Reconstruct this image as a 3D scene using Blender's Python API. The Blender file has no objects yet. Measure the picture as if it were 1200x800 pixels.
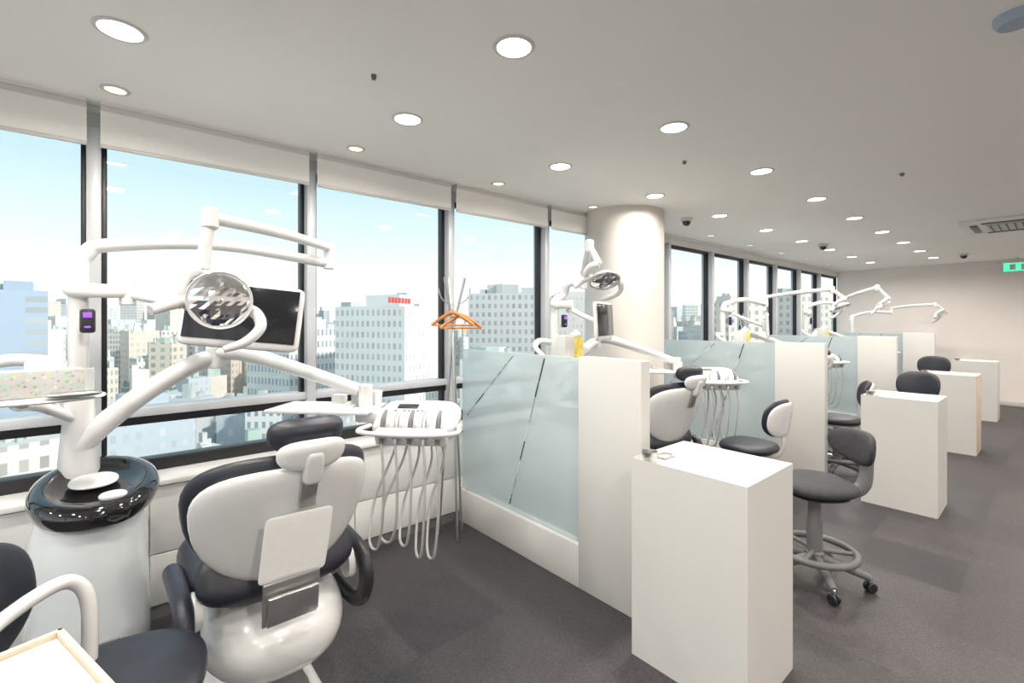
import bpy, bmesh, math, random
from mathutils import Vector, Matrix, Euler
random.seed(7)
sc=bpy.context.scene
COL=sc.collection
try:
    sc.view_settings.view_transform='Standard'
    sc.view_settings.look='None'
    sc.view_settings.exposure=0.24
except Exception as e: print(e)
R=math.radians
# ------------------------------------------------------------ materials
MC={}
def mat(name,col,rough=.5,metal=0,coat=0,var=.04,scale=6,emis=None,estr=0,bump=0,bscale=200,spec=.5):
    if name in MC: return MC[name]
    m=bpy.data.materials.new(name); m.use_nodes=True
    nt=m.node_tree; b=nt.nodes['Principled BSDF']
    tc=nt.nodes.new('ShaderNodeTexCoord'); nz=nt.nodes.new('ShaderNodeTexNoise')
    nz.inputs['Scale'].default_value=scale; nz.inputs['Detail'].default_value=3
    nt.links.new(tc.outputs['Object'],nz.inputs['Vector'])
    rp=nt.nodes.new('ShaderNodeValToRGB')
    rp.color_ramp.elements[0].position=.3; rp.color_ramp.elements[1].position=.7
    rp.color_ramp.elements[0].color=tuple(max(0,c*(1-var)) for c in col)+(1,)
    rp.color_ramp.elements[1].color=tuple(min(1,c*(1+var)) for c in col)+(1,)
    nt.links.new(nz.outputs['Fac'],rp.inputs['Fac']); nt.links.new(rp.outputs['Color'],b.inputs['Base Color'])
    b.inputs['Roughness'].default_value=rough; b.inputs['Metallic'].default_value=metal
    b.inputs['Coat Weight'].default_value=coat; b.inputs['Coat Roughness'].default_value=.05
    b.inputs['Specular IOR Level'].default_value=spec
    if emis:
        b.inputs['Emission Color'].default_value=tuple(emis)+(1,); b.inputs['Emission Strength'].default_value=estr
    if bump:
        n2=nt.nodes.new('ShaderNodeTexNoise'); n2.inputs['Scale'].default_value=bscale
        nt.links.new(tc.outputs['Object'],n2.inputs['Vector'])
        bp=nt.nodes.new('ShaderNodeBump'); bp.inputs['Strength'].default_value=bump; bp.inputs['Distance'].default_value=.002
        nt.links.new(n2.outputs['Fac'],bp.inputs['Height']); nt.links.new(bp.outputs['Normal'],b.inputs['Normal'])
    MC[name]=m; return m
WHITE=mat('white_plastic',(.66,.665,.665),.22,coat=.4,var=.01)
WHITE2=mat('white_lacquer',(.62,.61,.59),.35,var=.01,coat=.1)
LEATHER=mat('dark_leatherette',(.014,.016,.026),.42,var=.15,scale=20,bump=.2,bscale=400)
BLACKG=mat('black_gloss',(.008,.008,.009),.06,coat=1,var=.1)
BLACK=mat('black_plastic',(.016,.016,.018),.4,var=.1)
GREYP=mat('grey_plastic',(.14,.14,.145),.5,var=.05)
DGREY=mat('dark_grey_fabric',(.042,.042,.048),.8,var=.15,scale=40,bump=.4,bscale=500)
LGREY=mat('light_grey_hose',(.45,.45,.45),.45,var=.03)
STEEL=mat('brushed_steel',(.6,.6,.6),.28,metal=1,var=.05)
CHROME=mat('chrome_mirror',(.85,.87,.88),.07,metal=1,var=.02)
SCREEN=mat('screen_glass',(.012,.013,.016),.12,var=.05)
WOOD=mat('orange_wood',(.55,.2,.05),.45,var=.2,scale=15)
BIRCH=mat('birch_edge',(.60,.50,.38),.5,var=.1,scale=12)
ALU=mat('window_aluminium',(.50,.52,.55),.4,metal=.1,var=.03)
FRAME=mat('window_frame_black',(.012,.012,.014),.4,var=.1)
CEIL=mat('ceiling_paint',(.92,.90,.86),.85,var=.012,scale=.8)
WALL=mat('wall_paint',(.86,.80,.765),.8,var=.02,scale=2)
COLM=mat('column_paint',(.62,.595,.56),.6,var=.015,scale=2)
CABM=mat('cabinet_white',(.74,.735,.72),.45,var=.015)
BLIND=mat('blind_fabric',(.88,.87,.85),.8,var=.02,scale=60)
PAPER=mat('paper_towel',(.84,.84,.83),.8,var=.02,scale=20,bump=.3,bscale=60)
YELLOW=mat('yellow_label',(.75,.6,.12),.4,var=.3,scale=30)
LAMPGLOW=mat('downlight_lens',(1,.95,.85),.5,emis=(1,.93,.8),estr=9,var=0)
GLOWS=mat('small_downlight_lens',(1,.85,.6),.5,emis=(1,.8,.5),estr=1.3,var=0)
PURPLE=mat('display_purple',(.1,.02,.3),.3,emis=(.35,.12,1),estr=1.0,var=0)
RED=mat('red_sign',(.7,.08,.07),.5,var=.1)
GREEN=mat('exit_green',(.05,.5,.3),.5,emis=(.1,.8,.45),estr=.9,var=.1)
PED=mat('pedestal_translucent',(.60,.64,.66),.2,coat=.6,var=.06,scale=3)

def glass_mat():
    m=bpy.data.materials.new('window_glass'); m.use_nodes=True; nt=m.node_tree; nt.nodes.clear()
    o=nt.nodes.new('ShaderNodeOutputMaterial'); mx=nt.nodes.new('ShaderNodeMixShader')
    t=nt.nodes.new('ShaderNodeBsdfTransparent'); g=nt.nodes.new('ShaderNodeBsdfGlossy')
    g.inputs['Roughness'].default_value=.02; t.inputs['Color'].default_value=(.97,.985,.98,1)
    lw=nt.nodes.new('ShaderNodeLayerWeight'); lw.inputs['Blend'].default_value=.5
    pw=nt.nodes.new('ShaderNodeMath'); pw.operation='POWER'; pw.inputs[1].default_value=5
    ma=nt.nodes.new('ShaderNodeMath'); ma.operation='MULTIPLY_ADD'; ma.inputs[1].default_value=.3; ma.inputs[2].default_value=.03
    nt.links.new(lw.outputs['Facing'],pw.inputs[0]); nt.links.new(pw.outputs[0],ma.inputs[0])
    nt.links.new(ma.outputs[0],mx.inputs[0]); nt.links.new(t.outputs[0],mx.inputs[1]); nt.links.new(g.outputs[0],mx.inputs[2])
    nt.links.new(mx.outputs[0],o.inputs[0]); return m
GLASS=glass_mat()
def frosted():
    m=bpy.data.materials.new('frosted_glass'); m.use_nodes=True; nt=m.node_tree; nt.nodes.clear()
    o=nt.nodes.new('ShaderNodeOutputMaterial')
    d=nt.nodes.new('ShaderNodeBsdfDiffuse'); t=nt.nodes.new('ShaderNodeBsdfTranslucent'); g=nt.nodes.new('ShaderNodeBsdfGlossy')
    nz=nt.nodes.new('ShaderNodeTexNoise'); nz.inputs['Scale'].default_value=2
    rp=nt.nodes.new('ShaderNodeValToRGB'); rp.color_ramp.elements[0].color=(.58,.665,.685,1); rp.color_ramp.elements[1].color=(.62,.705,.725,1)
    nt.links.new(nz.outputs['Fac'],rp.inputs['Fac'])
    nt.links.new(rp.outputs[0],d.inputs[0]); t.inputs[0].default_value=(.88,.95,.97,1)
    g.inputs['Roughness'].default_value=.25
    tr=nt.nodes.new('ShaderNodeBsdfRefraction') ; tr.inputs['IOR'].default_value=1.0; tr.inputs['Roughness'].default_value=.34; tr.inputs['Color'].default_value=(.93,.98,1,1)
    a=nt.nodes.new('ShaderNodeMixShader'); a.inputs[0].default_value=.5
    c=nt.nodes.new('ShaderNodeMixShader'); c.inputs[0].default_value=.4
    b=nt.nodes.new('ShaderNodeMixShader'); b.inputs[0].default_value=.06
    nt.links.new(d.outputs[0],a.inputs[1]); nt.links.new(t.outputs[0],a.inputs[2])
    nt.links.new(a.outputs[0],c.inputs[1]); nt.links.new(tr.outputs[0],c.inputs[2])
    nt.links.new(c.outputs[0],b.inputs[1]); nt.links.new(g.outputs[0],b.inputs[2]); nt.links.new(b.outputs[0],o.inputs[0])
    return m
FROST=frosted()
def carpet():
    m=bpy.data.materials.new('carpet_tiles'); m.use_nodes=True; nt=m.node_tree; b=nt.nodes['Principled BSDF']
    tc=nt.nodes.new('ShaderNodeTexCoord')
    sc_=nt.nodes.new('ShaderNodeVectorMath'); sc_.operation='SCALE'; sc_.inputs['Scale'].default_value=2.0
    fl=nt.nodes.new('ShaderNodeVectorMath'); fl.operation='FLOOR'
    wn=nt.nodes.new('ShaderNodeTexWhiteNoise')
    nt.links.new(tc.outputs['Object'],sc_.inputs[0]); nt.links.new(sc_.outputs[0],fl.inputs[0]); nt.links.new(fl.outputs[0],wn.inputs['Vector'])
    rp=nt.nodes.new('ShaderNodeValToRGB'); rp.color_ramp.elements[0].color=(.034,.031,.036,1); rp.color_ramp.elements[1].color=(.060,.053,.057,1)
    nt.links.new(wn.outputs['Value'],rp.inputs['Fac'])
    nz=nt.nodes.new('ShaderNodeTexNoise'); nz.inputs['Scale'].default_value=160; nz.inputs['Detail'].default_value=4
    nt.links.new(tc.outputs['Object'],nz.inputs['Vector'])
    r2=nt.nodes.new('ShaderNodeValToRGB'); r2.color_ramp.elements[0].position=.35; r2.color_ramp.elements[1].position=.65
    r2.color_ramp.elements[0].color=(.55,.55,.55,1); r2.color_ramp.elements[1].color=(1.35,1.35,1.35,1)
    nt.links.new(nz.outputs['Fac'],r2.inputs['Fac'])
    mx=nt.nodes.new('ShaderNodeMix'); mx.data_type='RGBA'; mx.blend_type='MULTIPLY'; mx.inputs[0].default_value=1
    nt.links.new(rp.outputs[0],mx.inputs[6]); nt.links.new(r2.outputs[0],mx.inputs[7]); nt.links.new(mx.outputs[2],b.inputs['Base Color'])
    b.inputs['Roughness'].default_value=.48
    bp=nt.nodes.new('ShaderNodeBump'); bp.inputs['Strength'].default_value=.35; bp.inputs['Distance'].default_value=.003
    nt.links.new(nz.outputs['Fac'],bp.inputs['Height']); nt.links.new(bp.outputs[0],b.inputs['Normal'])
    return m
def pattern_box():
    m=bpy.data.materials.new('tissue_box_print'); m.use_nodes=True; nt=m.node_tree; b=nt.nodes['Principled BSDF']
    tc=nt.nodes.new('ShaderNodeTexCoord'); v=nt.nodes.new('ShaderNodeTexVoronoi'); v.inputs['Scale'].default_value=70
    nt.links.new(tc.outputs['Object'],v.inputs['Vector'])
    rp=nt.nodes.new('ShaderNodeValToRGB'); e=rp.color_ramp.elements
    e[0].color=(0,0,0,1); e[0].position=.3; e[1].color=(1,1,1,1); e[1].position=.5
    nt.links.new(v.outputs['Distance'],rp.inputs['Fac'])
    hs=nt.nodes.new('ShaderNodeHueSaturation'); hs.inputs['Saturation'].default_value=.45; hs.inputs['Value'].default_value=.6
    nt.links.new(v.outputs['Color'],hs.inputs['Color'])
    mx=nt.nodes.new('ShaderNodeMix'); mx.data_type='RGBA'; nt.links.new(rp.outputs[0],mx.inputs[0]); nt.links.new(hs.outputs[0],mx.inputs[6]); mx.inputs[7].default_value=(.47,.47,.45,1)
    nt.links.new(mx.outputs[2],b.inputs['Base Color']); b.inputs['Roughness'].default_value=.6
    return m
# ------------------------------------------------------------ mesh helpers
def fin(name,me,m,parent,smooth=True,ang=38):
    if m: me.materials.append(m)
    if smooth and len(me.polygons):
        me.polygons.foreach_set('use_smooth',[True]*len(me.polygons))
        me.set_sharp_from_angle(angle=R(ang))
    o=bpy.data.objects.new(name,me); COL.objects.link(o)
    if parent: o.parent=parent
    return o
def empty(name,loc=(0,0,0),rot=(0,0,0),parent=None):
    o=bpy.data.objects.new(name,None); o.empty_display_size=.1; COL.objects.link(o)
    o.location=loc; o.rotation_euler=rot
    if parent: o.parent=parent
    return o
def box(name,size,loc,m,parent=None,rot=(0,0,0),bev=.004,seg=2):
    bm=bmesh.new(); bmesh.ops.create_cube(bm,size=1)
    bmesh.ops.scale(bm,vec=size,verts=bm.verts)
    if bev: bmesh.ops.bevel(bm,geom=bm.edges[:],offset=min(bev,min(size)*.45),segments=seg,affect='EDGES',profile=.5)
    me=bpy.data.meshes.new(name); bm.to_mesh(me); bm.free()
    o=fin(name,me,m,parent); o.location=loc; o.rotation_euler=rot; return o
def box2(name,lo,hi,m,parent=None,bev=.003):
    s=[hi[i]-lo[i] for i in range(3)]; c=[(hi[i]+lo[i])/2 for i in range(3)]
    return box(name,s,c,m,parent,bev=bev)
def pad(name,a,b,th,m,parent,loc=(0,0,0),rot=(0,0,0),n=2.8,p=5,taper=0,warp=None,N=44):
    rings=[.0,.3,.55,.74,.86,.94,.985,1.0]; vs=[];fs=[]
    def pt(t,s):
        c,sn=math.cos(t),math.sin(t)
        x=a*math.copysign(abs(c)**(2/n),c); y=b*math.copysign(abs(sn)**(2/n),sn)
        x*=1+taper*(y/b); return x*s,y*s
    seq=[(s,1) for s in rings[1:]]+[(s,-1) for s in reversed(rings[1:-1])]
    vs.append((0,0,th/2))
    for s,sg in seq:
        z=sg*th/2*(max(0,1-s**p))**.5
        for i in range(N):
            x,y=pt(2*math.pi*i/N,s); vs.append((x,y,z))
    vs.append((0,0,-th/2)); K=len(seq)
    for i in range(N): fs.append((0,1+i,1+(i+1)%N))
    for k in range(K-1):
        for i in range(N):
            A=1+k*N;B=A+N; j=(i+1)%N
            fs.append((A+i,B+i,B+j,A+j))
    L=len(vs)-1;A=1+(K-1)*N
    for i in range(N): fs.append((A+i,L,A+(i+1)%N))
    if warp: vs=[warp(*v) for v in vs]
    me=bpy.data.meshes.new(name); me.from_pydata(vs,[],fs); me.update()
    o=fin(name,me,m,parent,ang=60); o.location=loc; o.rotation_euler=rot; return o
def lathe(name,prof,m,parent=None,loc=(0,0,0),rot=(0,0,0),N=40,ang=35,sx=1,sy=1):
    vs=[];fs=[]
    for r,z in prof:
        for i in range(N):
            t=2*math.pi*i/N; vs.append((r*math.cos(t)*sx,r*math.sin(t)*sy,z))
    for k in range(len(prof)-1):
        for i in range(N):
            j=(i+1)%N; fs.append((k*N+i,k*N+j,(k+1)*N+j,(k+1)*N+i))
    if prof[0][0]>1e-5: fs.append(tuple(reversed(range(N))))
    if prof[-1][0]>1e-5: fs.append(tuple(range((len(prof)-1)*N,len(prof)*N)))
    me=bpy.data.meshes.new(name); me.from_pydata(vs,[],fs); me.update()
    bm=bmesh.new(); bm.from_mesh(me); bmesh.ops.remove_doubles(bm,verts=bm.verts,dist=1e-6); bmesh.ops.recalc_face_normals(bm,faces=bm.faces); bm.to_mesh(me); bm.free()
    o=fin(name,me,m,parent,ang=ang); o.location=loc; o.rotation_euler=rot; return o
def cyl(name,r,z0,z1,m,parent=None,loc=(0,0,0),rot=(0,0,0),N=32,b=.004):
    b=min(b,r*.4,abs(z1-z0)*.4)
    return lathe(name,[(r-b,z0),(r,z0+b),(r,z1-b),(r-b,z1)],m,parent,loc,rot,N)
def tube(name,pts,rad,m,parent=None,seg=14,res=8,smooth=True,close=False,flat=1):
    P=[Vector(p) for p in pts]; n=len(P)
    if not isinstance(rad,(list,tuple)): rad=[rad]*n
    S=[];RR=[]
    if smooth and n>2:
        rng=n if close else n-1
        for i in range(rng):
            g=lambda k:(P[k%n] if close else P[max(0,min(n-1,k))])
            p0,p1,p2,p3=g(i-1),g(i),g(i+1),g(i+2)
            for j in range(res):
                t=j/res
                S.append(.5*((2*p1)+(p2-p0)*t+(2*p0-5*p1+4*p2-p3)*t*t+(3*p1-p0-3*p2+p3)*t**3))
                RR.append(rad[i%n]*(1-t)+rad[(i+1)%n]*t)
        if not close: S.append(P[-1]); RR.append(rad[-1])
    else: S=P;RR=list(rad)
    k=len(S); vs=[];fs=[]
    T0=(S[1]-S[0]).normalized(); up=Vector((0,0,1)) if abs(T0.z)<.9 else Vector((0,1,0))
    nn=T0.cross(up).normalized()
    for i in range(k):
        if close: T=(S[(i+1)%k]-S[i-1]).normalized()
        else: T=(S[min(k-1,i+1)]-S[max(0,i-1)]).normalized()
        nn=(nn-T*nn.dot(T)).normalized(); bb=T.cross(nn)
        for j in range(seg):
            a=2*math.pi*j/seg; vs.append(S[i]+nn*math.cos(a)*RR[i]+bb*math.sin(a)*RR[i]*flat)
    for i in range(k if close else k-1):
        for j in range(seg):
            a=i*seg;b=((i+1)%k)*seg;q=(j+1)%seg
            fs.append((a+j,a+q,b+q,b+j))
    if not close:
        fs.append(tuple(reversed(range(seg)))); fs.append(tuple(range((k-1)*seg,k*seg)))
    me=bpy.data.meshes.new(name); me.from_pydata([tuple(v) for v in vs],[],fs); me.update()
    return fin(name,me,m,parent,ang=50)

# ------------------------------------------------------------ room shell
H=2.58; WY=3.17; X0=-3.0; X1=12.1; Y0=-4.5
box2('floor',(X0-.2,Y0-.2,-.12),(X1+.2,WY+.25,0),carpet(),bev=0)
box2('ceiling',(X0-.2,Y0-.2,H),(X1+.2,WY+.25,H+.2),CEIL,bev=0)
box2('wall_far',(X1,Y0,0),(X1+.2,WY,H),WALL,bev=0)
box2('wall_right',(X0-.2,Y0-.2,0),(X1+.2,Y0,H),WALL,bev=0)
box2('wall_window_lower',(X0-.2,WY,0),(X1+.2,WY+.2,.70),CABM,bev=0)
box2('wall_window_header',(X0-.2,WY,2.46),(X1+.2,WY+.2,H),CABM,bev=0)
box2('trim_ceiling_window',(X0,WY-.03,2.545),(X1,WY,H),CABM,bev=.002)
box2('baseboard_far',(X1-.012,0-4,0),(X1,2.9,.08),WHITE2,bev=.002)
box2('wall_back_lower',(X0-.2,Y0,0),(X0,WY,.4),WALL,bev=0)  # back wall unseen; open band above is added to let sky light in
box2('wall_back_header',(X0-.2,Y0,2.46),(X0,WY,H),WALL,bev=0)
MX=[-3.0,-2.14,-1.1,-.06,.98,2.04,3.1,4.15,5.22,6.33,7.45,8.57,9.69,10.8,12.08]
for i in range(len(MX)-1):
    a,b=MX[i],MX[i+1]
    w=empty('window_%d'%(i+1),((a+b)/2,WY+.05,1.6)); cx=(a+b)/2; W=b-a
    def wb(n,lo,hi,m,bev=.003):
        o=box2(n,(lo[0]-cx,lo[1]-WY-.05,lo[2]-1.6),(hi[0]-cx,hi[1]-WY-.05,hi[2]-1.6),m,w,bev)
    wb('mullion',(a-.028,WY-.06,.70),(a+.028,WY+.1,2.46),ALU)
    wb('frame_left',(a+.028,WY+.0,.70),(a+.05,WY+.06,2.46),FRAME)
    wb('frame_right',(b-.050,WY+.0,.70),(b-.028,WY+.06,2.46),FRAME)
    wb('frame_top',(a+.05,WY+.0,2.42),(b-.050,WY+.06,2.46),FRAME)
    wb('transom',(a+.028,WY-.045,1.0),(b-.028,WY+.08,1.045),ALU)
    wb('transom_dark',(a+.028,WY-.02,.955),(b-.028,WY+.07,1.0),FRAME)
    wb('sill_frame',(a+.028,WY-.02,.70),(b-.028,WY+.07,.765),FRAME)
    wb('glass_pane_upper',(a+.05,WY+.03,1.045),(b-.050,WY+.036,2.42),GLASS,0)
    wb('glass_pane_lower',(a+.05,WY+.03,.765),(b-.050,WY+.036,.955),GLASS,0)
    if b<4.3:
        bl=empty('roller_blind',(cx,WY-.09,2.5))
        box('fabric',(W-.05,.004,.21),(0,0,-.025),BLIND,bl,bev=0)
        box('bottom_bar',(W-.05,.014,.02),(0,0,-.135),WHITE2,bl)
        cyl('roller',.022,-(W-.05)/2,(W-.05)/2,WHITE2,bl,(0,.012,.055),(0,R(90),0),N=16)
for k,y in enumerate([-4.4,-2.9,-1.4,.1,1.6,3.1]):
    box2('added_opening_post_%d'%(k+1),(X0-.12,y-.04,.4),(X0-.02,y+.04,2.46),ALU)  # posts of the added opening behind the camera
cb=empty('window_cabinet',(0,0,0))
box2('worktop',(X0,2.93,.675),(X1,WY+.0,.70),CABM,cb,.003)
box2('carcass',(X0,2.97,.0),(X1,WY,.672),CABM,cb,0)
x=X0
while x<X1-.1:
    xe=min(x+1.05,X1)
    box2('door_upper',(x+.003,2.955,.33),(xe-.003,2.972,.665),CABM,cb,.003)
    box2('door_lower',(x+.003,2.955,.07),(xe-.003,2.972,.322),CABM,cb,.003)
    x+=1.05
box2('toe_kick',(X0,2.962,0),(X1,2.974,.062),GREYP,cb,0)
lathe('round_column',[(.39,0),(.39,H)],COLM,loc=(3.95,2.87,0),N=96)

# ------------------------------------------------------------ ceiling fixtures
def downlight(x,y,big=True):
    r=.066 if big else .04
    o=empty('recessed_downlight' if big else 'small_spotlight',(x,y,H))
    lathe('trim_ring',[(r,-.002),(r+.002,-.006),(r+.014,-.005),(r+.018,-.0005)],WHITE2,o,N=32)
    lathe('lens',[(0.0001,-.004),(r,-.003)],LAMPGLOW if big else GLOWS,o,N=32)
def alight(x,y,p,size=.13,col=(1,.93,.84)):
    l=bpy.data.lights.new('downlight_lamp','AREA'); l.shape='DISK'; l.size=size; l.energy=p; l.color=col
    try: l.spread=R(165)
    except: pass
    o=bpy.data.objects.new('downlight_lamp',l); COL.objects.link(o); o.location=(x,y,H-.012)
for i in range(-2,10):
    x=.03+1.18*i
    for y in (2.27,1.4): downlight(x,y); alight(x,y,12)
    x2=.02+1.15*i
    if x2>-2.8: downlight(x2,2.87,False)
for i in range(-1,5):  # added lamp rows out of view, stronger ones to brighten the room
    for y in (-.6,-2.6):
        x=.6+2.3*i
        downlight(x,y); alight(x,y,28)
def spk(name,x,y,r,h,m):
    return lathe(name,[(r,0),(r,-h*.5),(r*.8,-h),(0.0001,-h)],m,loc=(x,y,H),N=32)
spk('ceiling_speaker',1.79,1.43,.1,.004,CEIL); spk('ceiling_speaker',2.0,2.2,.08,.004,CEIL)
spk('smoke_detector',2.43,.1,.06,.035,mat('detector_grey',(.35,.42,.5),.5))
for (sx_,sy_,sr_) in ((.88,1.96,.011),(4.4,.75,.014),(2.95,1.65,.012)): spk('ceiling_sprinkler',sx_,sy_,sr_,.02,GREYP)
for (x,y) in ((7.6,2.16),(4.6,2.55),(10.4,1.0)):
    c=empty('dome_camera',(x,y,H)); lathe('mount',[(.06,0),(.06,-.03),(.045,-.035)],WHITE2,c,N=24)
    lathe('dome',[(.045,-.034),(.04,-.06),(.025,-.078),(.0001,-.085)],BLACKG,c,N=24)
ac=empty('ceiling_air_conditioner',(7.5,.25,H))
box('panel',(.95,.95,.035),(0,0,-.018),CABM,ac,bev=.01)
box('grille',(.55,.55,.012),(0,0,-.04),LGREY,ac)
for k in range(9): box('grille_slat',(.5,.012,.008),(0,-.24+.06*k,-.05),GREYP,ac,bev=.001)
for a in range(4):
    s=math.cos(R(90*a)),math.sin(R(90*a))
    box('air_slot',(.06,.6,.01),(s[0]*.37,s[1]*.37,-.038),BLACK,ac,rot=(0,0,R(90*a)),bev=.002)
ex=empty('exit_sign',(11.7,.46,2.42)); box('housing',(.04,.36,.16),(0,0,0),WHITE2,ex); box('green_face',(.006,.34,.14),(-.022,0,0),GREEN,ex,bev=.001)
box('running_figure',(.004,.07,.09),(-.026,.06,0),WHITE2,ex); box('door_symbol',(.004,.06,.1),(-.026,-.07,0),WHITE2,ex); cyl('hanger_rod',.008,.08,.16,WHITE2,ex,N=10)

# ------------------------------------------------------------ partitions
def partition(x):
    p=empty('glass_partition',(x,0,0)); t=.08
    box2('plinth',(0,1.76,0),(t,2.945,.24),WHITE2,p,.004)
    box2('solid_end_panel',(0,1.35,0),(t,1.762,1.3),WHITE2,p,.004)
    box2('frosted_pane',(.03,1.762,.24),(.042,2.945,1.29),FROST,p,.0)
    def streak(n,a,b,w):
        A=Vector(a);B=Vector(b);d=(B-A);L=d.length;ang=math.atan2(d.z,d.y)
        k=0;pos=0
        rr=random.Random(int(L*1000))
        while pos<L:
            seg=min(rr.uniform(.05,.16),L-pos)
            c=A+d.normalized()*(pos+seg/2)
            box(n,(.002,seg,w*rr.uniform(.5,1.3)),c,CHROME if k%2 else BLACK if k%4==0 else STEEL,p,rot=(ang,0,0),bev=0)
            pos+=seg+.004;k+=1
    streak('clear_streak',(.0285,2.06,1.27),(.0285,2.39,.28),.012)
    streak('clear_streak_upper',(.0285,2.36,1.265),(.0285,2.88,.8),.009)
for x in (2.0,4.8,7.6,10.4): partition(x)

def desk(x,y0,y1,h=.885,dx=.45,wood=False):
    d=empty('side_counter',(x,(y0+y1)/2,0)); w=y1-y0
    bm=bmesh.new(); bmesh.ops.create_cube(bm,size=1); bmesh.ops.scale(bm,vec=(dx,w,h),verts=bm.verts)
    bmesh.ops.translate(bm,vec=(dx/2,0,h/2),verts=bm.verts)
    bm.faces.ensure_lookup_table()
    top=[f for f in bm.faces if f.normal.z>.9]
    bmesh.ops.inset_region(bm,faces=top,thickness=.016); bmesh.ops.translate(bm,vec=(0,0,-.018),verts=list({v for f in top for v in f.verts}))
    me=bpy.data.meshes.new('body'); bm.to_mesh(me); bm.free(); o=fin('body',me,WHITE2,d,smooth=False)
    if wood: box2('side_veneer',(.02,-w/2-.003,.0),(dx,-w/2,h-.01),BIRCH,d,.001)
    box2('door_panel',(dx,-w/2+.01,.02),(dx+.016,w/2-.01,h-.03),WHITE2,d)
    lathe('cup',[(.03,0),(.036,.05),(.033,.05),(.028,.005),(.0001,.004)],STEEL,d,(.05,w/2-.06,h-.018),N=20)
    box('metal_dish',(.09,.06,.012),(.17,w/2-.06,h-.012),STEEL,d,bev=.004)
desk(1.79,.75,1.257); desk(4.76,.6,1.08); desk(7.3,.6,1.1,wood=True); desk(10.0,.6,1.1)

# ------------------------------------------------------------ dental chair
def dental_chair(x,y,rz=0,towel=True,s=1):
    c=empty('dental_chair',(x,y,0),(0,0,rz)); c.scale=(s,s,s)
    pad('base_plate',.2,.42,.08,WHITE,c,(0,.42,.04),n=4)
    lathe('lift_column',[(.16,.06),(.13,.12),(.12,.36)],GREYP,c,(0,.3,0),N=28)
    pad('seat_shell',.24,.33,.32,WHITE,c,(0,.27,.43),n=2.6,p=2.6,taper=.05)
    pad('seat_cushion',.265,.31,.13,LEATHER,c,(0,.36,.615),n=3.4)
    pad('leg_shell',.2,.26,.08,WHITE,c,(0,.8,.44),(R(-48),0,0),n=3.2)
    pad('leg_cushion',.21,.27,.08,LEATHER,c,(0,.825,.475),(R(-48),0,0),n=3.2)
    pad('foot_rest',.17,.1,.04,LEATHER,c,(0,1.02,.23),(R(15),0,0),n=4)
    tilt=R(90+21); bx=lambda x,y,z:(x,y,z-1.0*x*x+.25*y*y)
    B=Vector((0,0,.855))
    nrm=Vector((0,-math.sin(tilt),math.cos(tilt)))
    pad('backrest_shell',.272,.215,.07,WHITE,c,B+nrm*.02,(tilt,0,0),n=2.5,p=4,taper=.1,warp=bx)
    pad('backrest_cushion',.288,.232,.09,LEATHER,c,B-nrm*.028,(tilt,0,0),n=2.5,p=5,taper=.1,warp=bx)
    pad('lumbar_cushion',.25,.1,.1,LEATHER,c,(0,.1,.67),(R(60),0,0),n=3)
    ht=R(90+18); Hh=Vector((.035,-.12,1.10))
    hn=Vector((0,-math.sin(ht),math.cos(ht)))
    hw=lambda x,y,z:(x,y,z-2.0*x*x)
    pad('headrest_shell',.105,.052,.05,WHITE,c,Hh+hn*.025+Vector((0,0,-.01)),(ht,0,0),n=2.5,p=3,warp=hw)
    pad('headrest_cushion',.118,.056,.085,LEATHER,c,Hh-hn*.028+Vector((0,0,.026)),(ht,0,0),n=2.8,p=4,warp=hw)
    box('headrest_bar',(.05,.008,.2),(.03,-.125,1.0),STEEL,c,rot=(R(20),0,0),bev=.002)
    pad('headrest_stem',.03,.06,.04,WHITE,c,(.033,-.145,1.045),(R(90+18),0,0),n=4)
    for s_ in (-1,1):
        tube('armrest_%s'%('l' if s_<0 else 'r'),[(s_*.23,.22,.48),(s_*.26,.12,.44),(s_*.275,.05,.47),(s_*.28,.03,.56),(s_*.28,.1,.62),(s_*.285,.33,.63)],[.02,.024,.025,.025,.028,.03],BLACK if s_>0 else LEATHER,c,flat=1.2)
        lathe('hinge_cap',[(.055,-.02),(.06,0),(.05,.02),(.0001,.024)],WHITE,c,(s_*.25,.12,.58),(0,s_*R(90),0),N=24)
    if towel:
        def pw(x,y,z): return (x+.06*y,y,z+.15*x*x-.25*(y*y))
        pad('paper_sheet',.1,.115,.004,PAPER,c,(.0,-.085,.79),(R(90+14),R(0),R(-4)),n=14,p=12,warp=pw)
        box('chart_pocket',(.17,.012,.14),(-.01,-.065,.62),STEEL,c,rot=(R(8),0,0),bev=.003)
        box('chart_pocket_front',(.15,.012,.1),(-.01,-.085,.605),STEEL,c,rot=(R(14),0,0),bev=.003)
    pad('foot_control',.09,.12,.04,STEEL,c,(.28,-.02,.02),n=3)
    return c
dental_chair(.45,1.66)
dental_chair(3.03,1.75,R(-10),False)
dental_chair(5.85,1.75,R(-6),False)
dental_chair(8.7,1.75,0,False)
dental_chair(11.3,1.8,0,False)

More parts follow.
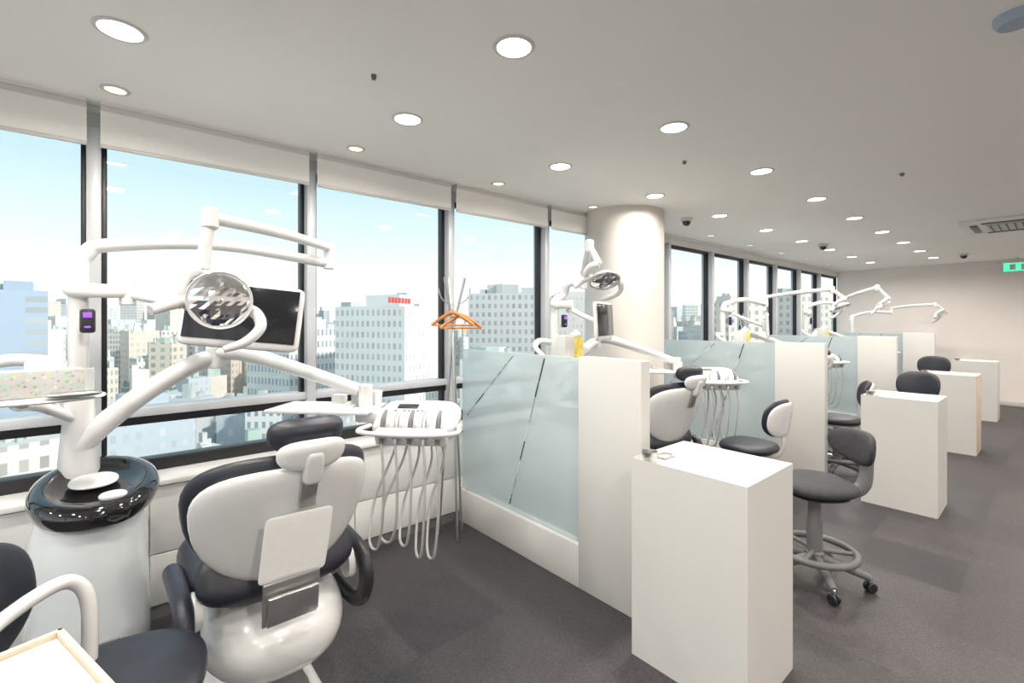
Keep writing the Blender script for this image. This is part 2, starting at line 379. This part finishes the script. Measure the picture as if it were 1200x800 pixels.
# ------------------------------------------------------------ dental lamp
def facet_dish(name,r,m,parent,depth=.03):
    vs=[];fs=[];n=12
    for i in range(n+1):
        for j in range(n+1):
            u=-1+2*i/n;v=-1+2*j/n
            x=u*math.sqrt(1-v*v/2);y=v*math.sqrt(1-u*u/2); rr=x*x+y*y
            vs.append((x*r,y*r,depth*(1-rr)+random.uniform(-.0016,.0016)))
    for i in range(n):
        for j in range(n):
            a=i*(n+1)+j; fs.append((a,a+n+1,a+n+2,a+1))
    me=bpy.data.meshes.new(name); me.from_pydata(vs,[],fs); me.update()
    return fin(name,me,m,parent,smooth=False)
def lamp(head,face,mount,elbow,base,roll=0):
    L=empty('dental_operating_light',base)
    B=Vector(base); loc=lambda p:tuple(Vector(p)-B)
    e=Vector(elbow); b0=Vector((base[0],base[1],base[2]-.62))
    tube('fixed_pipe',[loc(b0),loc(b0+Vector((0,0,.46))),loc(b0+Vector((.025,0,.57))),loc(b0+Vector((.11,0,.615))),loc(e*.5+(b0+Vector((0,0,.62)))*.5+Vector((0,0,-.0))),loc((e.x,e.y,e.z-.09))],[.036,.034,.032,.03,.029,.026],WHITE,L,seg=18)
    cyl('elbow_joint',.03,-.12,.025,WHITE,L,loc(e))
    M=Vector(mount)
    tube('spring_arm',[loc(e),loc(e+(M-e)*.5+Vector((0,0,.012))),loc(M)],[.022,.026,.024],WHITE,L,seg=16)
    lathe('arm_knuckle',[(.02,-.045),(.028,-.035),(.028,.03),(.02,.038)],WHITE,L,loc(M),(0,0,0),N=24)
    h=Vector(head); f=Vector(face).normalized()
    q=f.to_track_quat('Z','Y')
    Hd=empty('lamp_head',loc(h),q.to_euler(),L)
    inv=q.to_matrix().inverted()
    top=inv@(M-h)
    mid=Vector((-.055,.11,-.05)); 
    tube('drop_rod',[top,top*.72+mid*.28,mid],[.022,.02,.024],WHITE,Hd,seg=14)
    tube('yoke',[mid,(-.105,.08,-.05),(-.125,.01,-.035),(-.09,-.03,-.04)],[.024,.024,.022,.018],WHITE,Hd)
    tube('handle_left',[(-.08,.0,-.03),(-.14,-.015,-.01),(-.2,-.035,.03)],[.02,.022,.018],WHITE,Hd)
    tube('handle_right',[(.06,-.02,-.04),(.118,-.05,-.02),(.13,-.1,.01),(.08,-.15,.03),(.01,-.175,.04)],[.02,.022,.02,.018,.012],WHITE,Hd)
    lathe('reflector_back',[(.0001,-.05),(.05,-.045),(.085,-.025),(.103,.0),(.106,.006),(.104,.009),(.101,.004)],WHITE,Hd,N=40)
    facet_dish('mirror_reflector',.102,CHROME,Hd,.028)
    cyl('bulb_cover',.01,.026,.036,STEEL,Hd,N=16)
    return L

def monitor(loc,face,roll,w=.47,h=.29,arm_from=None):
    f=Vector(face).normalized(); q=f.to_track_quat('Z','Y')
    m=empty('monitor',loc,(q@Euler((0,0,roll)).to_quaternion()).to_euler())
    pad('casing',w/2+.005,h/2+.005,.04,WHITE,m,(0,0,-.012),n=12,p=10)
    box('screen',(w-.03,h-.045,.004),(0,.008,.009),SCREEN,m,bev=.001)
    box('back_mount',(.12,.12,.05),(0,0,-.05),WHITE,m,bev=.01)
    if arm_from:
        inv=(m.rotation_euler.to_matrix()).inverted()
        a=inv@(Vector(arm_from)-Vector(loc))
        tube('swing_arm',[a,a*.5+Vector((0,0,-.09))*.5,(0,0,-.07)],.02,WHITE,m)
    return m

# ------------------------------------------------------------ dental unit
def dental_unit(x,y,wipes=False):
    u=empty('dental_unit',(x,y,0))
    lathe('pedestal',[(.19,0),(.2,.02),(.195,.3),(.185,.62),(.165,.73)],PED,u,(-.02,0,0),N=48)
    box('pedestal_door',(.14,.01,.2),(.0,-.193,.16),STEEL,u,bev=.004)
    cyl('door_knob',.05,0,.012,GREYP,u,(0,-.2,.16),(R(90),0,0),N=24)
    bw=empty('cuspidor',(0,0,.785),(R(15),0,0),u)
    lathe('cuspidor_bowl',[(.13,-.07),(.17,-.055),(.2,-.02),(.209,.02),(.2,.05),(.175,.062),(.155,.06),(.13,.04),(.08,.028),(.0001,.025)],BLACKG,bw,N=64,ang=80,sy=1.14)
    pad('drain_cover',.08,.06,.025,WHITE,bw,(-.01,.02,.05),n=2.3,p=3)
    pad('rinse_tap_base',.045,.025,.025,WHITE,bw,(.05,-.15,.068),n=2.3)
    lathe('support_column',[(.075,.66),(.068,.9),(.056,1.05),(.045,1.28),(.04,1.3)],WHITE,u,(-.06,.14,0),N=36)
    cyl('collar',.05,1.2,1.3,WHITE,u,(-.06,.13,0))
    pad('bracket_block',.11,.045,.06,WHITE,u,(-.0,.1,1.63),n=3,p=8)
    cyl('bracket_pin',.03,-.05,.05,WHITE,u,(.1,.1,1.62))
    box('control_panel',(.05,.03,.1),(-.03,.04,1.5),BLACK,u,bev=.01)
    box('panel_display',(.028,.004,.022),(-.03,.0245,1.525),PURPLE,u,bev=.001)
    box('panel_display_lower',(.02,.004,.008),(-.03,.0245,1.475),PURPLE,u,bev=.001)
    tube('delivery_arm_lower',[(-.06,.12,.96),(.02,.115,1.05),(.17,.11,1.18),(.34,.1,1.29),(.43,.1,1.325)],[.045,.045,.043,.042,.038],WHITE,u,seg=20)
    cyl('delivery_joint',.042,-.06,.045,WHITE,u,(.435,.1,1.33))
    tube('delivery_arm_upper',[(.43,.1,1.345),(.56,.03,1.335),(.8,-.14,1.24),(1.0,-.3,1.15)],[.038,.038,.034,.03],WHITE,u,seg=18)
    cyl('delivery_mount',.035,1.05,1.18,WHITE,u,(1.02,-.32,0))
    t=empty('delivery_table',(1.06,-.41,1.01),(0,0,R(-46)),u)
    box('tray_plate',(.52,.27,.018),(-.29,.03,.05),WHITE,t,bev=.008)
    box('tray_neck',(.12,.12,.06),(-.06,.02,.02),WHITE,t,bev=.015)
    box('tray_liner',(.36,.2,.003),(-.33,.03,.0605),PAPER,t,bev=0)
    for k,(bx_,by_,bs) in enumerate(((-.14,.1,.06),(-.26,.1,.045))):
        box('supply_box_%d'%(k+1),(bs*1.5,bs,bs),(bx_,by_,.062+bs/2),WHITE2 if k else LGREY,t,bev=.003)
    lathe('paper_cup',[(.022,0),(.03,.07),(.028,.07),(.021,.004),(.0001,.004)],PAPER,t,(-.06,.1,.06),N=20)
    hd=empty('instrument_console',(.19,0,.0),(R(18),0,0),t)
    pad('console_body',.205,.135,.12,WHITE,hd,(0,0,0),n=5,p=8)
    box('control_display',(.2,.1,.006),(-.03,.01,.06),LGREY,hd,bev=.002)
    box('control_lcd',(.1,.04,.004),(-.05,.025,.065),BLACK,hd,bev=.001)
    for k in range(7): cyl('key_button',.006,.06,.067,GREYP,hd,(-.1+.022*k,-.018,0),N=12)
    tube('front_handle',[(-.02,-.08,-.01),(-.03,-.19,-.015),(.19,-.22,-.02),(.41,-.19,-.015),(.405,-.06,-.01)],.011,WHITE,t)
    box('handpiece_holder',(.34,.06,.07),(.2,-.135,-.045),WHITE,t,rot=(R(20),0,0),bev=.012)
    for k in range(5):
        hx=.07+.065*k
        tube('handpiece',[(hx,-.11,.07),(hx,-.15,.03),(hx,-.178,-.07)],[.007,.013,.010],STEEL if k%2 else GREYP,t,seg=10)
        pad('holder_slot',.022,.03,.05,WHITE,t,(hx,-.165,-.025),(R(-18),0,0),n=3)
        dz=random.uniform(-.06,.04); sw=random.uniform(-.09,-.02)
        tube('hose',[(hx,-.178,-.07),(hx+.012,-.185,-.2),(hx+.0,-.16,-.42),(hx+sw*.6,-.1,-.56+dz),(hx+sw*1.6,-.0,-.57+dz),(hx+sw*1.6,.07,-.42),(hx+sw*.5,.08,-.2),(hx*.6+.05,.07,-.03)],.0065,LGREY,t,seg=8)
    at=empty('assistant_table',(-.17,-.17,1.215),(0,0,0),u)
    pad('round_tray',.2,.13,.02,WHITE,at,(0,0,0),n=3)
    tube('assistant_arm',[(.1,.28,-.13),(.0,.24,-.06),(-.05,.1,-.03),(-.03,.0,-.01)],.022,WHITE,at)
    tube('suction_holder',[(.02,.26,.12),(-.1,.25,.13),(-.2,.18,.09),(-.24,.05,.03)],[.025,.025,.02,.015],WHITE,at)
    if wipes:
        b=empty('wipes_canister',(.04,.0,.01),(0,0,0),at); lathe('body',[(.05,0),(.053,.01),(.053,.14),(.045,.16)],YELLOW,b,N=24); lathe('lid',[(.05,.16),(.05,.18),(.02,.19),(.012,.21)],WHITE,b,N=24)
        box('glove_box',(.1,.1,.17),(-.08,0,.095),WHITE2,at,bev=.003)
    return u
TB=pattern_box()
def tissue(x,y,z,rz=0,m=None):
    b=empty('tissue_box',(x,y,z),(0,0,rz)); box('carton',(.24,.12,.095),(0,0,.0475),m or TB,b,bev=.002)
    pad('opening_slot',.06,.012,.002,WHITE,b,(0,0,.096)); 
    pad('tissue',.035,.03,.01,PAPER,b,(0,0,.11),(R(80),0,.3),n=2.2,warp=lambda x,y,z:(x,y,z+.01*math.sin(60*x)))
dental_unit(-.04,2.6)
lamp((.305,1.99,1.575),(-.12,-.95,-.12),(.28,2.03,1.88),(.945,2.70,1.915),(-.1,2.72,1.84))
monitor((.45,2.36,1.525),(-.35,-.93,.12),R(-6),arm_from=(.06,2.7,1.62))
tissue(-.2,2.44,1.226,R(8))
pad('kidney_dish',.08,.03,.02,STEEL,None,(-.1,2.32,1.236),n=2.5)
for n,(ux,uy) in enumerate(((2.75,2.5),(5.62,2.5),(8.4,2.5))):
    dental_unit(ux,uy,True)
lamp((2.50,1.97,1.77),(-.3,-.4,-.87),(2.42,2.03,2.0),(2.9,2.5,1.88),(2.69,2.62,1.72))
monitor((2.92,2.3,1.5),(.35,-.93,.05),0,w=.4,arm_from=(2.85,2.6,1.6))
lamp((6.72,1.72,1.66),(-.1,-.5,-.85),(6.6,1.78,1.88),(6.25,2.4,1.8),(5.56,2.62,1.72))
monitor((5.95,2.25,1.45),(.35,-.93,.05),0,arm_from=(5.72,2.6,1.6))
lamp((8.4,1.65,1.72),(.1,-.5,-.85),(8.35,1.7,1.98),(9.0,2.3,1.85),(8.34,2.62,1.74))
lamp((11.4,1.4,1.6),(-.1,-.5,-.85),(11.3,1.45,1.8),(11.4,2.1,1.75),(10.9,2.62,1.6))

# ------------------------------------------------------------ stools
def stool(x,y,rz,seat_z=.53,seatm=DGREY,backm=DGREY,backshell=None,style='ring',arm=False,name='operator_stool'):
    s=empty(name,(x,y,0),(0,0,rz))
    for k in range(5):
        a=R(72*k+20); c,sn=math.cos(a),math.sin(a)
        tube('leg_%d'%(k+1),[(0,0,.13),(c*.13,sn*.13,.11),(c*.26,sn*.26,.075)],[.03,.026,.018],GREYP,s,seg=10)
        cas=empty('caster_%d'%(k+1),(c*.26,sn*.26,0),(0,0,a+.6),s)
        for w in (-.014,.014): cyl('wheel',.028,-.009,.009,BLACK,cas,(0,w,.028),(R(90),0,0),N=18)
        cyl('stem',.008,.03,.08,STEEL,cas,N=8)
    if style=='ring':
        tube('foot_ring',[(math.cos(2*math.pi*i/16)*.205,math.sin(2*math.pi*i/16)*.205,.17) for i in range(16)],.019,GREYP,s,close=True,res=3,seg=10)
        for k in range(3):
            a=R(120*k+10); tube('ring_spoke_%d'%(k+1),[(0,0,.17),(math.cos(a)*.2,math.sin(a)*.2,.17)],.013,GREYP,s,seg=8)
    lathe('gas_column',[(.05,.1),(.05,.16),(.04,.17),(.04,.34),(.034,.35),(.032,seat_z-.08),(.05,seat_z-.06),(.06,seat_z-.04)],GREYP,s,N=24)
    pad('seat',.205,.2,.08,seatm,s,(0,0,seat_z),n=2.5,p=6)
    pad('seat_underside',.17,.16,.03,backshell or BLACK,s,(0,0,seat_z-.045),n=2.5)
    w=lambda x,y,z:(x,y,z-1.6*x*x)
    if backm is DGREY:
        tube('back_support',[(0,-.05,seat_z-.05),(0,-.22,seat_z-.05),(0,-.30,seat_z),(0,-.32,seat_z+.18)],[.018,.022,.026,.02],GREYP,s,flat=1.8)
        pad('backrest',.17,.1,.06,backm,s,(0,-.28,seat_z+.21),(R(94),0,0),n=2.4,warp=lambda x,y,z:(x,y+.6*x*x,z-2.6*x*x))
    else:
        tube('back_support',[(0,-.05,seat_z-.05),(0,-.2,seat_z-.04),(0,-.25,seat_z+.05),(0,-.24,seat_z+.2)],[.018,.018,.018,.014],BLACK if not backshell else WHITE,s,flat=.6)
        if backshell: pad('back_shell',.175,.13,.04,backshell,s,(0,-.265,seat_z+.24),(R(98),0,0),n=2.5,warp=w)
        pad('backrest',.18,.14,.05,backm,s,(0,-.235,seat_z+.25),(R(98),0,0),n=2.5,warp=w)
    if arm: tube('arm_tube',[(-.1,-.2,seat_z+.1),(-.24,-.1,seat_z+.16),(-.26,.08,seat_z+.2),(-.2,.2,seat_z+.2)],[.018]*4,BLACK,s)
    return s
stool(3.12,.93,R(52),.55,name='operator_stool')
stool(3.74,1.56,R(-3),.54,LEATHER,LEATHER,WHITE,name='assistant_stool')
stool(5.42,1.42,R(20),.54,LEATHER,LEATHER,WHITE,name='assistant_stool')
stool(5.8,.95,R(75),.62,LEATHER,LEATHER,None,arm=True)
stool(8.6,1.15,R(90),.62,LEATHER,LEATHER,None)
s0=stool(.0,1.50,R(-100),.60,LEATHER,LEATHER,WHITE,name='assistant_stool')
bpy.context.view_layer.update()
inv0=s0.matrix_world.inverted()
tube('arm_tube_white',[inv0@Vector(p) for p in [(-.26,1.40,.80),(-.187,1.52,.834),(-.11,1.60,.85),(-.065,1.625,.835),(-.04,1.62,.77),(-.04,1.60,.60)]],.017,WHITE,s0)
tr=empty('instrument_trolley',(-.161,1.067,0),(0,0,R(17)))
box('tray_top',(.3,.36,.02),(0,.0,.875),WHITE2,tr,bev=.008)
for a in ((.3,.012,0,.174),(.3,.012,0,-.174)): box('rim',(a[0],a[1],.016),(a[2],a[3],.888),BIRCH,tr,bev=.003)
for a in ((.012,.36,.144,0),(.012,.36,-.144,0)): box('rim_side',(a[0],a[1],.016),(a[2],a[3],.888),BIRCH,tr,bev=.003)
cyl('pole',.02,.06,.866,STEEL,tr)
for k in range(4):
    a=R(45+90*k); tube('foot_%d'%k,[(0,0,.08),(math.cos(a)*.2,math.sin(a)*.2,.05)],.014,STEEL,tr,seg=8); lathe('wheel_%d'%k,[(.015,-.01),(.025,-.006),(.025,.006),(.015,.01)],BLACK,tr,(math.cos(a)*.2,math.sin(a)*.2,.026),(R(90),0,0),N=16)

# ------------------------------------------------------------ coat rack with wooden hangers
def coat_rack(x,y,h=1.8,s=1):
    c=empty('coat_rack',(x,y,0))
    for k in range(3):
        a=R(120*k+15); co,si=math.cos(a),math.sin(a)
        tube('pole_%d'%(k+1),[(co*.10,si*.10,.005),(-co*.0,0,h*.8),(-co*.085,-si*.085,h)],.009,STEEL,c,seg=10,smooth=False)
        tube('hook_%d'%(k+1),[(-co*.05,-si*.04,h*.9),(-co*.11,-si*.09,h*.92),(-co*.14,-si*.1,h*.96)],.005,STEEL,c,seg=8)
    for k,(an,zz,dx) in enumerate(((-48,h-.24,-.02),(-20,h-.26,.05))):
        g=empty('wooden_hanger_%d'%k,(dx,-.03,zz),(0,0,R(an)),c); g.scale=(s,s,s)
        tube('shoulder_bar',[(-.15,0,-.09),(-.08,0,-.04),(0,0,0),(.08,0,-.04),(.15,0,-.09)],[.01,.013,.015,.013,.01],WOOD,g,seg=8)
        tube('trouser_bar',[(-.145,0,-.09),(.145,0,-.09)],.006,WOOD,g,seg=8)
        tube('hook',[(0,0,0),(0,0,.03),(.012,0,.045),(0,0,.06),(-.012,0,.05)],.002,STEEL,g,seg=6)
coat_rack(1.82,2.76)
coat_rack(6.45,2.75,1.6,.7)

# ------------------------------------------------------------ city outside
def facade():
    m=bpy.data.materials.new('city_facade'); m.use_nodes=True; nt=m.node_tree; b=nt.nodes['Principled BSDF']
    at=nt.nodes.new('ShaderNodeAttribute'); at.attribute_name='bcol'
    wt=nt.nodes.new('ShaderNodeAttribute'); wt.attribute_name='wcol'
    uv=nt.nodes.new('ShaderNodeUVMap'); uv.uv_map='UVMap'
    br=nt.nodes.new('ShaderNodeTexBrick'); br.offset=0; br.inputs['Scale'].default_value=1
    br.inputs['Brick Width'].default_value=3.0; br.inputs['Row Height'].default_value=3.4; br.inputs['Mortar Size'].default_value=.8; br.inputs['Mortar Smooth'].default_value=0
    nt.links.new(wt.outputs['Color'],br.inputs['Color1'])
    hs=nt.nodes.new('ShaderNodeHueSaturation'); hs.inputs['Value'].default_value=1.4; nt.links.new(wt.outputs['Color'],hs.inputs['Color']); nt.links.new(hs.outputs[0],br.inputs['Color2'])
    nt.links.new(uv.outputs[0],br.inputs['Vector']); nt.links.new(at.outputs['Color'],br.inputs['Mortar'])
    nt.links.new(br.outputs['Color'],b.inputs['Base Color']); b.inputs['Roughness'].default_value=.6
    return m
def build_city():
    rnd=random.Random(11); vs=[];fs=[];cols=[];uvs=[];wc=[]
    G=-58
    WC=[(.34,.37,.39),(.45,.47,.48),(.28,.32,.36),(.48,.47,.45),(.52,.54,.56),(.36,.34,.32)]  # window tones paled, distance haze put into the colour
    def add(x,y,w,d,z0,z1,ang,col,plain=False):
        b=len(vs); ca,sa=math.cos(ang),math.sin(ang); wcol=rnd.choice(WC); su=rnd.choice([.1,.8,1.2,1.6,2.0]); sv=rnd.choice([.9,1,1.1,1.3])
        for (px,py) in ((-w/2,-d/2),(w/2,-d/2),(w/2,d/2),(-w/2,d/2)):
            for z in (z0,z1): vs.append((x+px*ca-py*sa,y+px*sa+py*ca,z))
        q=[(0,2,3,1),(2,4,5,3),(4,6,7,5),(6,0,1,7)]; ln=[w,d,w,d]; off=rnd.uniform(0,50)//3*3
        for f,l in zip(q,ln):
            fs.append(tuple(b+i for i in f)); cols.append(col); wc.append(wcol)
            if plain: uvs.append([(0.1,0.1)]*4)
            else: uvs.append([(off,0),(off+l*su,0),(off+l*su,(z1-z0)*sv),(off,(z1-z0)*sv)])
        fs.append((b+1,b+3,b+5,b+7)); cols.append(tuple(c*.82 for c in col)); uvs.append([(0.1,0.1)]*4); wc.append(wcol)
    def roof(x,y,w,d,z,ang):
        for _ in range(rnd.randint(2,5)):
            a=rnd.uniform(-.35,.35)*w; c=rnd.uniform(-.35,.35)*d
            add(x+a*math.cos(ang)-c*math.sin(ang),y+a*math.sin(ang)+c*math.cos(ang),w*rnd.uniform(.06,.3),d*rnd.uniform(.06,.3),z,z+rnd.uniform(.8,4),ang,rnd.choice([(.6,.61,.61),(.5,.53,.53),(.7,.7,.68),(.38,.5,.44)]),True)
    pal=[(.82,.81,.77),(.73,.71,.66),(.86,.86,.84),(.63,.64,.65),(.75,.66,.55),(.58,.61,.65),(.80,.74,.66),(.48,.50,.53),(.67,.55,.45)]  # wall tones kept pale and low in contrast as painted haze
    def hero(x,y,w,d,top,ang,col):
        add(x,y,w,d,G,top,ang,col); add(x,y,w*.5,d*.5,top,top+3,ang,tuple(c*.9 for c in col),True); roof(x,y,w,d,top,ang)
    hero(56,112,21,20,5.0,.5,(.88,.87,.85)); hero(98,118,20,20,10,.75,(.66,.66,.66)); hero(-22,215,13,13,11,.1,(.38,.47,.58))
    hero(44,150,22,18,-1,.4,(.76,.74,.70)); hero(72,92,12,12,-8,.6,(.84,.82,.79)); hero(165,150,22,22,12,.9,(.72,.69,.63)); hero(5,120,14,14,-16,.2,(.5,.56,.62))
    hero(200,90,18,18,9,1.1,(.76,.72,.65)); hero(260,85,20,20,14,1.2,(.72,.69,.62)); hero(78,150,14,14,2,.6,(.65,.66,.67))
    r=66
    while r<2000:
        step=max(12,r*.05); nb=int(R(112)*r/step)
        for i in range(nb):
            a=R(-2)+R(112)*(i+rnd.uniform(.1,.9))/nb; rr=r+rnd.uniform(-.35,.35)*step
            x=rr*math.cos(a);y=rr*math.sin(a)
            w=rnd.uniform(.4,.9)*min(step,30);d=rnd.uniform(.4,.9)*min(step,30)
            if r<230: h=rnd.uniform(8,40)
            elif r<500: h=rnd.uniform(20,57) if rnd.random()<.85 else rnd.uniform(57,70)
            else: h=rnd.uniform(35,64) if rnd.random()<.78 else rnd.uniform(64,64+r*.03)
            if y<12: continue
            col=rnd.choice(pal)
            ang=rnd.choice([.35,.4,.9,.1])+rnd.uniform(-.05,.05)
            add(x,y,w,d,G,G+h,ang,col)
            if r<500: roof(x,y,w,d,G+h,ang)
            if rnd.random()<.3: add(x+w*.4,y,w*.6,d*.8,G,G+h*rnd.uniform(.5,.85),ang,rnd.choice(pal))
        r*=1.075
    me=bpy.data.meshes.new('city_buildings'); me.from_pydata(vs,[],fs); me.update()
    ca=me.color_attributes.new('bcol','FLOAT_COLOR','CORNER'); cw=me.color_attributes.new('wcol','FLOAT_COLOR','CORNER'); ul=me.uv_layers.new(name='UVMap')
    fc=[];fw=[];fu=[]
    for p in me.polygons:
        for k in range(4):
            fc.extend(cols[p.index]+(1,)); fw.extend(wc[p.index]+(1,)); fu.extend(uvs[p.index][k])
    ca.data.foreach_set('color',fc); cw.data.foreach_set('color',fw); ul.data.foreach_set('uv',fu)
    cityo=fin('city_buildings',me,facade(),None,smooth=False)
    box2('city_ground',(-3000,20,G-1),(4000,5000,G),mat('city_asphalt',(.32,.325,.33),.9,var=.3,scale=.02),bev=0)
    s=empty('rooftop_sign',(56-5,112-11.5,6.3),(0,0,.5),cityo)
    for k in range(7): box('letter_%d'%k,(.8,.3,1.3),(k*1.3-3,0,0),RED,s,bev=.05)
build_city()

# ------------------------------------------------------------ world, sun
w=bpy.data.worlds.new('sky'); sc.world=w; w.use_nodes=True; nt=w.node_tree; bg=nt.nodes['Background']
tc=nt.nodes.new('ShaderNodeTexCoord'); sp=nt.nodes.new('ShaderNodeSeparateXYZ'); rp=nt.nodes.new('ShaderNodeValToRGB')
nt.links.new(tc.outputs['Generated'],sp.inputs[0]); nt.links.new(sp.outputs['Z'],rp.inputs['Fac']); nt.links.new(rp.outputs[0],bg.inputs['Color'])
e=rp.color_ramp.elements; e[0].position=0; e[0].color=(.88,.88,.85,1); e[1].position=.8; e[1].color=(.33,.49,.61,1)
k=e.new(.08); k.color=(.74,.81,.81,1); k=e.new(.25); k.color=(.46,.62,.68,1)
bg.inputs['Strength'].default_value=1.35
sl=bpy.data.lights.new('sun','SUN'); sl.energy=3.4; sl.angle=R(2); sl.color=(1,.94,.86)
so=bpy.data.objects.new('sun',sl); COL.objects.link(so); so.location=(0,-20,40)
so.rotation_euler=Vector((-.35,.75,-.55)).to_track_quat('-Z','Y').to_euler()

# ------------------------------------------------------------ camera
cd=bpy.data.cameras.new('camera'); cd.sensor_width=36; cd.lens=16.5; cd.shift_y=-.02; cd.clip_start=.02; cd.clip_end=6000
co=bpy.data.objects.new('camera',cd); COL.objects.link(co); co.location=(0,0,1.5); co.rotation_euler=(R(90),0,R(49.4-90)); sc.camera=co
